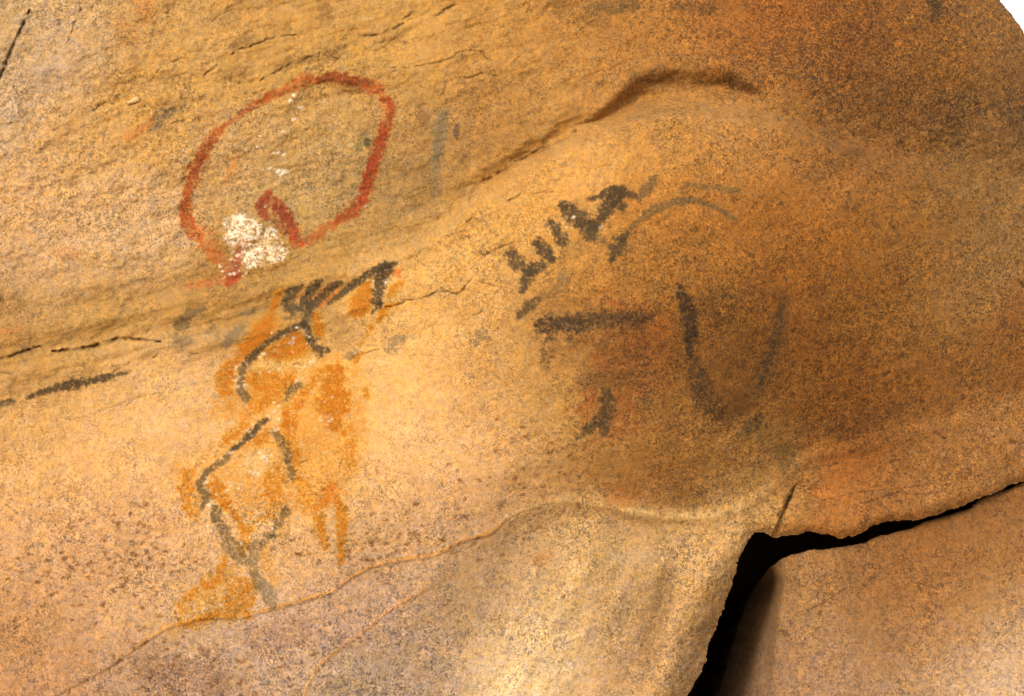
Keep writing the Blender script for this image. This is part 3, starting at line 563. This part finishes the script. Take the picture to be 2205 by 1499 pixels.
def islands(pid, n_names, small):
    """gives every separate patch of one pigment its own number; crumbs go back to the stone"""
    out = np.zeros(pid.shape, np.int16); names_of = []
    for k_ in range(1, n_names+1):
        cells = set(zip(*[a.tolist() for a in np.nonzero(pid == k_)])); comps = []
        while cells:
            st = [cells.pop()]; comp = [st[0]]
            while st:
                i, j = st.pop()
                for q_ in ((i+1, j), (i-1, j), (i, j+1), (i, j-1)):
                    if q_ in cells: cells.remove(q_); st.append(q_); comp.append(q_)
            comps.append(comp)
        comps.sort(key=len, reverse=True)
        for comp in comps[:90]:
            if len(comp) < small.get(k_, 60): break
            names_of.append(k_); a = np.array(comp); out[a[:, 0], a[:, 1]] = len(names_of)
    return out, names_of

def normals(X, Y, Z):
    P_ = np.stack([X, Y, Z], -1)
    du = np.zeros_like(P_); dv = np.zeros_like(P_)
    du[:, 1:-1] = P_[:, 2:]-P_[:, :-2]; du[:, 0] = P_[:, 1]-P_[:, 0]; du[:, -1] = P_[:, -1]-P_[:, -2]
    dv[1:-1] = P_[2:]-P_[:-2]; dv[0] = P_[1]-P_[0]; dv[-1] = P_[-1]-P_[-2]
    n = np.cross(dv, du); n /= np.linalg.norm(n, axis=-1, keepdims=True)+1e-12
    out = (n*(P_-np.array([0, -DIST, ZC]))).sum(-1, keepdims=True)      # faces look out of the rock, towards the open side
    return np.where(out > 0, -n, n)

# ---------------------------------------------------------------- material
def rock_material():
    m = bpy.data.materials.new('granite_stain_and_shade'); m.use_nodes = True
    nt = m.node_tree; N = nt.nodes; Lk = nt.links; N.clear()
    out = N.new('ShaderNodeOutputMaterial'); bs = N.new('ShaderNodeBsdfPrincipled')
    bs.inputs['Roughness'].default_value = .88; bs.inputs['Specular IOR Level'].default_value = .22
    at = N.new('ShaderNodeAttribute'); at.attribute_name = 'surface_colour'
    geo = N.new('ShaderNodeNewGeometry')
    def noise(scale, det, rough, off=0):
        mp = N.new('ShaderNodeVectorMath'); mp.operation = 'ADD'; mp.inputs[1].default_value = (off, off*.7, off*1.3)
        Lk.new(geo.outputs['Position'], mp.inputs[0])
        n = N.new('ShaderNodeTexNoise'); n.inputs['Scale'].default_value = scale; n.inputs['Detail'].default_value = det; n.inputs['Roughness'].default_value = rough
        Lk.new(mp.outputs[0], n.inputs['Vector']); return n
    def mr(src, a0, a1, b0, b1):
        r_ = N.new('ShaderNodeMapRange'); r_.inputs['From Min'].default_value = a0; r_.inputs['From Max'].default_value = a1
        r_.inputs['To Min'].default_value = b0; r_.inputs['To Max'].default_value = b1; Lk.new(src, r_.inputs['Value']); return r_.outputs[0]
    def math_(op, a_, b_):
        q_ = N.new('ShaderNodeMath'); q_.operation = op
        for i_, v_ in enumerate((a_, b_)):
            if isinstance(v_, (int, float)): q_.inputs[i_].default_value = v_
            else: Lk.new(v_, q_.inputs[i_])
        return q_.outputs[0]
    n1 = noise(120, 4, .70); n2 = noise(260, 2, .5, 3.1); n3 = noise(42, 3, .62, 7.7)
    n1.inputs['Distortion'].default_value = 1.4; n3.inputs['Distortion'].default_value = .8
    dark = mr(n1.outputs['Fac'], .46, .64, 0, 1)           # dark mica and lichen grains
    fine = mr(n2.outputs['Fac'], .36, .64, -1, 1)
    pale = mr(n3.outputs['Fac'], .5, .66, 0, 1)
    grain = at.outputs['Alpha']
    k1 = math_('MULTIPLY', math_('MULTIPLY', dark, grain), .90)
    mix = N.new('ShaderNodeMix'); mix.data_type = 'RGBA'; mix.blend_type = 'MULTIPLY'
    Lk.new(k1, mix.inputs[0]); Lk.new(at.outputs['Color'], mix.inputs[6]); mix.inputs[7].default_value = (.36, .38, .46, 1)
    k2 = math_('ADD', 1.0, math_('MULTIPLY', math_('MULTIPLY', fine, grain), .17))
    k3 = math_('MULTIPLY', k2, math_('ADD', 1.06, math_('MULTIPLY', math_('MULTIPLY', pale, grain), .14)))
    sc = N.new('ShaderNodeVectorMath'); sc.operation = 'SCALE'; Lk.new(mix.outputs[2], sc.inputs[0]); Lk.new(k3, sc.inputs['Scale'])
    Lk.new(sc.outputs[0], bs.inputs['Base Color'])
    bh = math_('ADD', n1.outputs['Fac'], math_('MULTIPLY', n2.outputs['Fac'], .45))
    bp = N.new('ShaderNodeBump'); bp.inputs['Strength'].default_value = .55; bp.inputs['Distance'].default_value = .0022
    Lk.new(bh, bp.inputs['Height']); Lk.new(bp.outputs[0], bs.inputs['Normal']); Lk.new(bs.outputs[0], out.inputs[0])
    return m
ROCK = rock_material()

STEP = 2.0
PARTS = ['ochre_figure_painting', 'charcoal_outline', 'white_fleck_painting', 'red_ring_painting', 'dark_red_patch', 'white_patch_painting', 'charcoal_comb_painting',
         'charcoal_arc_painting', 'charcoal_bar_painting', 'charcoal_loop_painting', 'red_smear_painting', 'charcoal_post_painting', 'charcoal_dash_painting',
         'grey_smudge_painting', 'grey_smudge_painting.001', 'grey_smudge_painting.002', 'grey_smudge_painting.003', 'grey_smudge_painting.004', 'grey_smudge_painting.005', 'grey_smudge_painting.006']

def place(px, py, h):
    """image pixel coordinates and relief (mm) to metres"""
    k_ = (DIST-h/1000.0)/DIST/1000.0  # relief moves the image point along its camera ray
    return (px-CX)*k_, -h/1000.0, ZC+(CY-py)*k_

# ================================================================ painted rock
xs = axis(-1400, -50, 2262, 2520, STEP); ys = axis(-760, -50, 1552, 2320, STEP)
PX, PY = build_grid(xs, ys)
SD = sdf(PX, PY, MAIN) + 3.0*perlin(PX/30, PY/30, 41) + 2.2*perlin(PX/11, PY/11, 42) + 1.0*perlin(PX/5, PY/5, 43)
hh, led, arch, lz, belt = relief(PX, PY)
dep, dirt_shade = crack_fields(PX, PY, CRACKS)
hh = hh-dep
up_right = sm(900, 300, PY)*sm(1500, 2000, PX)
outer = np.clip(sm(2215, 2330, PX)+sm(-40, -200, PY)+sm(-60, -400, PX)+sm(1600, 2000, PY)*sm(1200, 600, PX), 0, 1)
Rr = 46-18*sm(1660, 1740, PX)*sm(900, 1000, PY)+up_right*150+40*sm(1150, 1300, PY)*sm(1700, 1600, PX)+300*outer
Rr = np.minimum(Rr, 380)
kk = .75-.25*np.clip(up_right+outer, 0, 1)
hh = hh+edge_profile(SD, Rr, kk)
px_m, y_m, z_m = place(PX, PY, hh)
drop = np.clip(-SD/(8.0+150*outer), 0, 1)**(1+.6*outer)*1.15
y_m = y_m+drop
keep = SD > -(10+200*outer)
nrm = normals(px_m, y_m, z_m)
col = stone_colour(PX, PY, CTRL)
# thin ochre rim where the skin of the stone has broken off, grime and painted shade in the cracks
rim = np.exp(-((arch+4)/3.2)**2)*sm(235, 300, PX)*sm(1120, 1040, PX)*.75*(1+.4*fbm(PX, PY, 30, 2, 3))
dS, _, sS = polydist(PX, PY, SKIN2)
rim = np.maximum(rim, np.exp(-((dS)/3.4)**2)*.55*sm(960, 860, PX)*sm(600, 640, PX)*(1+.6*fbm(PX, PY, 26, 2, 4)))
rim = np.clip(rim, 0, 1)[..., None]
col = col*(1-rim)+lin((230,160,66))*rim
pale_rim = (np.exp(-((arch-3)/(6.0+5*sm(1250, 1500, PX)))**2)*sm(1060, 1140, PX)*sm(1660, 1560, PX)*.75*(1+.8*fbm(PX, PY, 22, 2, 6)))[..., None]
pale_rim = np.clip(pale_rim, 0, .8)
col = col*(1-pale_rim)+lin((232,190,124))*pale_rim
lay_t = (.26*lz*np.clip(fbm((PX*.956-PY*.292)/7.0, PX*.292+PY*.956, 20, 3, 12)+.1, 0, 1))[..., None]
col = col*(1-lay_t)+lin((128,92,44))*lay_t
# streaks down the drapery, along its fall line
su = (PX+(PY-1300)*.42); stk = fbm(su, PY/7.0, 40, 3, 120, .6)*sm(40, 150, arch)*sm(900, 1080, PX)
col = col*(1+.30*stk)[..., None]
# drip lines and lichen fronts on the upper right
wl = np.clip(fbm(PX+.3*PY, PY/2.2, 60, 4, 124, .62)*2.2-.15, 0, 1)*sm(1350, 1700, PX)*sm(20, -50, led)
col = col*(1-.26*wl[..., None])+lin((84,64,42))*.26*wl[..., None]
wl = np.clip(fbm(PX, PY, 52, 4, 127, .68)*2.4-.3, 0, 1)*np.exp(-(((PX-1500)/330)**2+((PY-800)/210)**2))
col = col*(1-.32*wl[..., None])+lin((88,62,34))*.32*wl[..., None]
col, pid, cover = paint(PX, PY, col, PARTS)
dirt_shade = (np.clip(dirt_shade, 0, .85))[..., None]
col = col*(1-dirt_shade)+lin((58,40,24))*dirt_shade
grain = np.ones(PX.shape, np.float32)
grain *= 1-.5*np.exp(-(((PX-760)/420)**2+((PY-860)/150)**2))
grain *= 1-.35*np.exp(-(((PX-200)/330)**2+((PY-930)/120)**2))
grain *= 1-.45*np.exp(-(((PX-1180)/200)**2+((PY-400)/90)**2))
grain += .8*sm(1450, 1750, PX)*sm(30, -40, led)+.25*sm(1200, 1400, PX)*sm(1000, 900, PY)*sm(450, 600, PY)
grain += .3*sm(30, 120, arch)*sm(1050, 800, PX)
grain *= 1-.38*lz
grain *= np.clip(1.06+.9*fbm(PX, PY, 110, 4, 111, .6)+.2*sm(1300, 1500, PX), .4, 1.7)
grain *= 1-.25*np.clip(cover, 0, 1)
pid, owner = islands(pid, len(PARTS), {PARTS.index('white_fleck_painting')+1: 9, PARTS.index('white_patch_painting')+1: 14})
KIND = [p.split('.')[0] for p in PARTS]
objs = to_mesh('painted_granite_rock', px_m, y_m, z_m, keep, col, grain, nrm, pid, [KIND[k_-1] for k_ in owner])
rock = objs[0]
rock['label'] = 'huge ochre granite rock face covered in red, black and orange rock paintings'
rock['category'] = 'painted rock'
PLAB = {
 'ochre_figure_painting': 'orange ochre figure painted below the ledge, faded and flaking',
 'charcoal_outline': 'dark charcoal lines with spread fingers drawn over the orange ochre',
 'white_fleck_painting': 'largest white fleck by the charcoal lines of the orange figure',
 'red_ring_painting': 'large red brown ring outline painted on the wall above the ledge',
 'dark_red_patch': 'smudged dark red patch at the foot of the red ring',
 'white_patch_painting': 'crumbling white patch inside the bottom of the red ring',
 'charcoal_comb_painting': 'row of thick charcoal comb strokes on the upper left of the swelling',
 'charcoal_arc_painting': 'thin curved charcoal lines arching over the top of the swelling',
 'charcoal_bar_painting': 'speckled horizontal charcoal bar across the middle of the swelling',
 'charcoal_loop_painting': 'dark charcoal stroke bending into a wide open loop',
 'red_smear_painting': 'faint red smear below the horizontal charcoal bar',
 'charcoal_post_painting': 'short upright charcoal mark with a slanting foot',
 'charcoal_dash_painting': 'long thin charcoal dash on the pale stone at the far left',
 'grey_smudge_painting': 'dark grey leaf shaped smudge on the ledge',
 'grey_smudge_painting.001': 'soft grey smudges just left of the orange figure',
 'grey_smudge_painting.002': 'faint brown grey smudges right of the orange figure',
 'grey_smudge_painting.003': 'tiny pale grey smudge between the figure and the swelling',
 'grey_smudge_painting.004': 'blurred blue grey streak hanging right of the red ring',
 'grey_smudge_painting.005': 'grey smudge with an orange tail left of the red ring',
 'grey_smudge_painting.006': 'small dark greenish spot inside the right of the red ring'}
by = {}
for k_, ob in zip(owner, objs[1:]):
    if not ob: continue
    nme = PARTS[k_-1]
    if nme not in by: by[nme] = ob; ob['label'] = PLAB[nme]
for k_, ob in zip(owner, objs[1:]):
    if ob: ob.parent = by['ochre_figure_painting'] if PARTS[k_-1] in ('charcoal_outline', 'white_fleck_painting') else rock
for ob in objs:
    if ob: ob.data.materials.append(ROCK)
print('painted rock', time.time()-T0, PX.shape)

def height_at(u_, v_):
    j = int(np.argmin(abs(xs-u_))); i = int(np.argmin(abs(ys-v_))); return float(hh[i, j])
# the rounded rear of the rock, which closes it behind
RO = [(-1290,2300),(-1340,1000),(-720,-540),(0,-760),(900,-720),(1600,-520),(1980,-300),(2200,-60),(2420,260),(2500,700),(2500,1050),(2300,1500),(1900,2300)]
vb, fb = [], []
for sc_, yy_ in ((1, .80), (.93, 1.25), (.8, 1.6), (.6, 1.85), (.3, 1.98)):
    for (u_, v_) in RO:
        a_, b_, c_ = place(500+(u_-500)*sc_, 800+(v_-800)*sc_, 0); vb.append((a_, yy_+.05*math.sin(u_*.01+v_*.007), max(c_, -.1)))
vb.append((-.6, 2.0, ZC)); n_ = len(RO)
for r_ in range(4):
    for i in range(n_): fb.append((r_*n_+i, r_*n_+(i+1) % n_, (r_+1)*n_+(i+1) % n_, (r_+1)*n_+i))
for i in range(n_): fb.append((4*n_+i, 4*n_+(i+1) % n_, 5*n_))
me = bpy.data.meshes.new('rear_face'); me.from_pydata(vb, [], fb)
for p in me.polygons: p.use_smooth = True
at = me.attributes.new('surface_colour', 'FLOAT_COLOR', 'POINT'); c_ = lin((176,128,76))
at.data.foreach_set('color', np.tile(np.array([c_[0], c_[1], c_[2], 1], np.float32), len(me.vertices)))
rf = bpy.data.objects.new('rear_face', me); bpy.context.scene.collection.objects.link(rf); me.materials.append(ROCK); rf.parent = rock
# the loose pale flake stuck in the small pocket of the upper wall
import bmesh
bm = bmesh.new(); bmesh.ops.create_icosphere(bm, subdivisions=3, radius=1)
for v in bm.verts:
    a = v.co; k_ = 1+.18*math.sin(5*a.x+2*a.z)+.12*math.sin(9*a.z+4*a.y)
    v.co.x = a.x*.0135*k_*(1-.25*a.x); v.co.z = a.z*.0062*k_+.25*v.co.x; v.co.y = a.y*.006*k_
me = bpy.data.meshes.new('stone_flake'); bm.to_mesh(me); bm.free()
for p in me.polygons: p.use_smooth = True
at = me.attributes.new('surface_colour', 'FLOAT_COLOR', 'POINT'); c_ = lin((250,206,140))
at.data.foreach_set('color', np.tile(np.array([c_[0], c_[1], c_[2], .5], np.float32), len(me.vertices)))
fl = bpy.data.objects.new('stone_flake', me); bpy.context.scene.collection.objects.link(fl); me.materials.append(ROCK)
fx_, fy_, fz_ = place(293, 216, height_at(293, 222)+1); fl.location = (fx_, fy_, fz_); fl.parent = rock
fl['label'] = 'small pale loose flake wedged in a dark pocket of the upper wall'

# ================================================================ lower right boulder
bxs = axis(760, 1560, 2262, 3320, STEP); bys = axis(480, 1000, 1552, 2320, STEP)
QX, QY = build_grid(bxs, bys)
SB = sdf(QX, QY, BOULD) + 2.0*perlin(QX/30, QY/30, 44) + 1.1*perlin(QX/9, QY/9, 45)
CXs = [1560, 1650, 1720, 1800, 1900, 2000, 2100, 2200, 2400, 3200]
CYs = [height_at(1560, 1300)-200, height_at(1560, 1300)-150] + [height_at(x_, y_)-58 for x_, y_ in ((1700, 1110), (1800, 1115), (1900, 1085), (2000, 1070), (2100, 1035), (2195, 990))] + [-120, -160]
crest = smooth_y(QX, list(zip(CXs, CYs)), 55)
print('crest', [round(height_at(x_, y_)) for x_, y_ in ((1500, 1300), (1560, 1300), (1700, 1110), (1800, 1115), (1900, 1085), (2000, 1070), (2100, 1035), (2195, 990))])
hb = crest*np.exp(-np.clip(SB, 0, None)/260) + (crest*.35+10)*(1-np.exp(-np.clip(SB, 0, None)/260)) + 12*fbm(QX, QY, 240, 3, 33)+3*fbm(QX, QY, 60, 3, 35)+1.5*fbm(QX, QY, 22, 2, 36)+.7*fbm(QX, QY, 8.5, 2, 37, .6)
hb += 70*np.exp(-(((QX-2250)/520)**2+((QY-1600)/380)**2))
hb += 1.6*np.minimum(0, fbm(QX, QY, 13, 2, 38)+.3)
hb += 3*sm(-6, 6, -(QX*.45+QY-(1720*.45+1322)))*sm(1700, 1740, QX)*sm(1850, 1800, QX)
BC = [([(1718,1321,1),(1740,1312,2),(1761,1306,2.5),(1775,1299,1.5),(1795,1285,2),(1808,1278,2),(1817,1266,1)], 4, .35),
      ([(1676,1358,3),(1688,1364,7),(1700,1370,5),(1708,1374,2)], 6, .55), ([(1898,1326,1),(1905,1323,3),(1912,1326,1)], 3, .4),
      ([(1690,1272,2),(1694,1278,3)], 4, .5), ([(2146,1180,2),(2152,1186,3)], 4, .4), ([(1895,1308,2),(1898,1318,2)], 4, .4)]
dpb, drb = crack_fields(QX, QY, BC)
hb -= dpb
leftside = sm(1720, 1650, QX)*sm(1200, 1260, QY)
Rb = 10+115*leftside
hb = hb+edge_profile(SB, Rb, .9+1.1*leftside)
bx_m, by_m, bz_m = place(QX, QY, hb)
outb = np.clip(sm(2230, 2400, QX)+sm(1560, 1700, QY), 0, 1)
drop_b = np.clip(-SB/(5.0+4*leftside+90*outb), 0, 1)**1.2*(1.6-.5*outb)
by_m = by_m+drop_b; und = (1-outb)*drop_b; bx_m = bx_m+.24*(1-.6*leftside)*und; bz_m = bz_m-.22*und      # the sides of the boulder are undercut
nb = normals(bx_m, by_m, bz_m)
cb = stone_colour(QX, QY, BCTRL, 80)
cb[..., 2] *= 1.07; cb[..., 1] *= 1.01; cb[...] *= .98
drb = np.clip(drb, 0, .8)[..., None]; cb = cb*(1-drb)+lin((58,40,24))*drb
gb = np.clip(1.02+.8*fbm(QX, QY, 110, 4, 112, .6), .35, 1.5).astype(np.float32)
keepb = (SB > -460+340*sm(2260, 2320, QX))
bo = to_mesh('granite_boulder', bx_m, by_m, bz_m, keepb, cb, gb, nb)[0]
bo.data.materials.append(ROCK)
bo['label'] = 'plain brown granite boulder below the dark gap, without any paintings'
bo['category'] = 'boulder'
print('boulder', time.time()-T0)

# ================================================================ ground
gm = bpy.data.materials.new('sandy_ground'); gm.use_nodes = True
nt = gm.node_tree; bs = nt.nodes['Principled BSDF']; bs.inputs['Roughness'].default_value = .95
tn = nt.nodes.new('ShaderNodeTexNoise'); tn.inputs['Scale'].default_value = 2.2; tn.inputs['Detail'].default_value = 8
cr = nt.nodes.new('ShaderNodeValToRGB'); cr.color_ramp.elements[0].color = (.30, .21, .12, 1); cr.color_ramp.elements[1].color = (.46, .34, .21, 1)
gp = nt.nodes.new('ShaderNodeNewGeometry'); nt.links.new(gp.outputs['Position'], tn.inputs['Vector'])
nt.links.new(tn.outputs['Fac'], cr.inputs['Fac']); nt.links.new(cr.outputs[0], bs.inputs['Base Color'])
bm = bmesh.new(); bmesh.ops.create_grid(bm, x_segments=60, y_segments=60, size=1.0)
for v in bm.verts:
    r_ = max(abs(v.co.x), abs(v.co.y)); k_ = (r_**3)*400+6*r_
    if r_ > 0: v.co.x, v.co.y = v.co.x/r_*k_, v.co.y/r_*k_
    v.co.z = .03*math.sin(v.co.x*1.3)*math.cos(v.co.y*1.1)-.02
me = bpy.data.meshes.new('ground'); bm.to_mesh(me); bm.free()
for p in me.polygons: p.use_smooth = True
me.materials.append(gm)
go = bpy.data.objects.new('ground', me); bpy.context.scene.collection.objects.link(go); go['kind'] = 'structure'

# ================================================================ light
SUN_DIR = np.array([-.50, -.78, .40]); SUN_DIR /= np.linalg.norm(SUN_DIR)
el = math.asin(SUN_DIR[2]); az = math.atan2(SUN_DIR[0], SUN_DIR[1])
wd = bpy.data.worlds.new('World'); bpy.context.scene.world = wd; wd.use_nodes = True
nt = wd.node_tree; bg = nt.nodes['Background']; bg.inputs['Strength'].default_value = .12
sky = nt.nodes.new('ShaderNodeTexSky'); sky.sky_type = 'NISHITA'; sky.sun_disc = False
sky.sun_elevation = el; sky.sun_rotation = az; sky.dust_density = 9.0; sky.ozone_density = .3; sky.air_density = 1.0
veil = nt.nodes.new('ShaderNodeMix'); veil.data_type = 'RGBA'; veil.inputs[0].default_value = .5      # bright high overcast in front of the blue
veil.inputs[7].default_value = (9.5, 9.3, 8.9, 1); nt.links.new(sky.outputs[0], veil.inputs[6]); nt.links.new(veil.outputs[2], bg.inputs['Color'])
from mathutils import Vector
ld = bpy.data.lights.new('sun', 'SUN'); ld.energy = 1.6; ld.angle = math.radians(11); ld.color = (1.0, .92, .80)
lo = bpy.data.objects.new('sun', ld); bpy.context.scene.collection.objects.link(lo)
lo.rotation_euler = Vector(SUN_DIR).to_track_quat('Z', 'Y').to_euler()

# ================================================================ camera
cd = bpy.data.cameras.new('camera'); cam = bpy.data.objects.new('camera', cd); bpy.context.scene.collection.objects.link(cam)
cd.sensor_width = 36; cd.lens = 36*DIST*1000/W; cd.clip_end = 2000; cd.clip_start = .05
cam.location = (0, -DIST, ZC); cam.rotation_euler = (math.radians(90), 0, 0)
sc = bpy.context.scene; sc.camera = cam
sc.view_settings.view_transform = 'Standard'; sc.view_settings.look = 'None'; sc.view_settings.gamma = 1; sc.view_settings.use_curve_mapping = False
sc.view_settings.exposure = .97
sc.render.resolution_x = 1024; sc.render.resolution_y = 696
print('done', time.time()-T0)
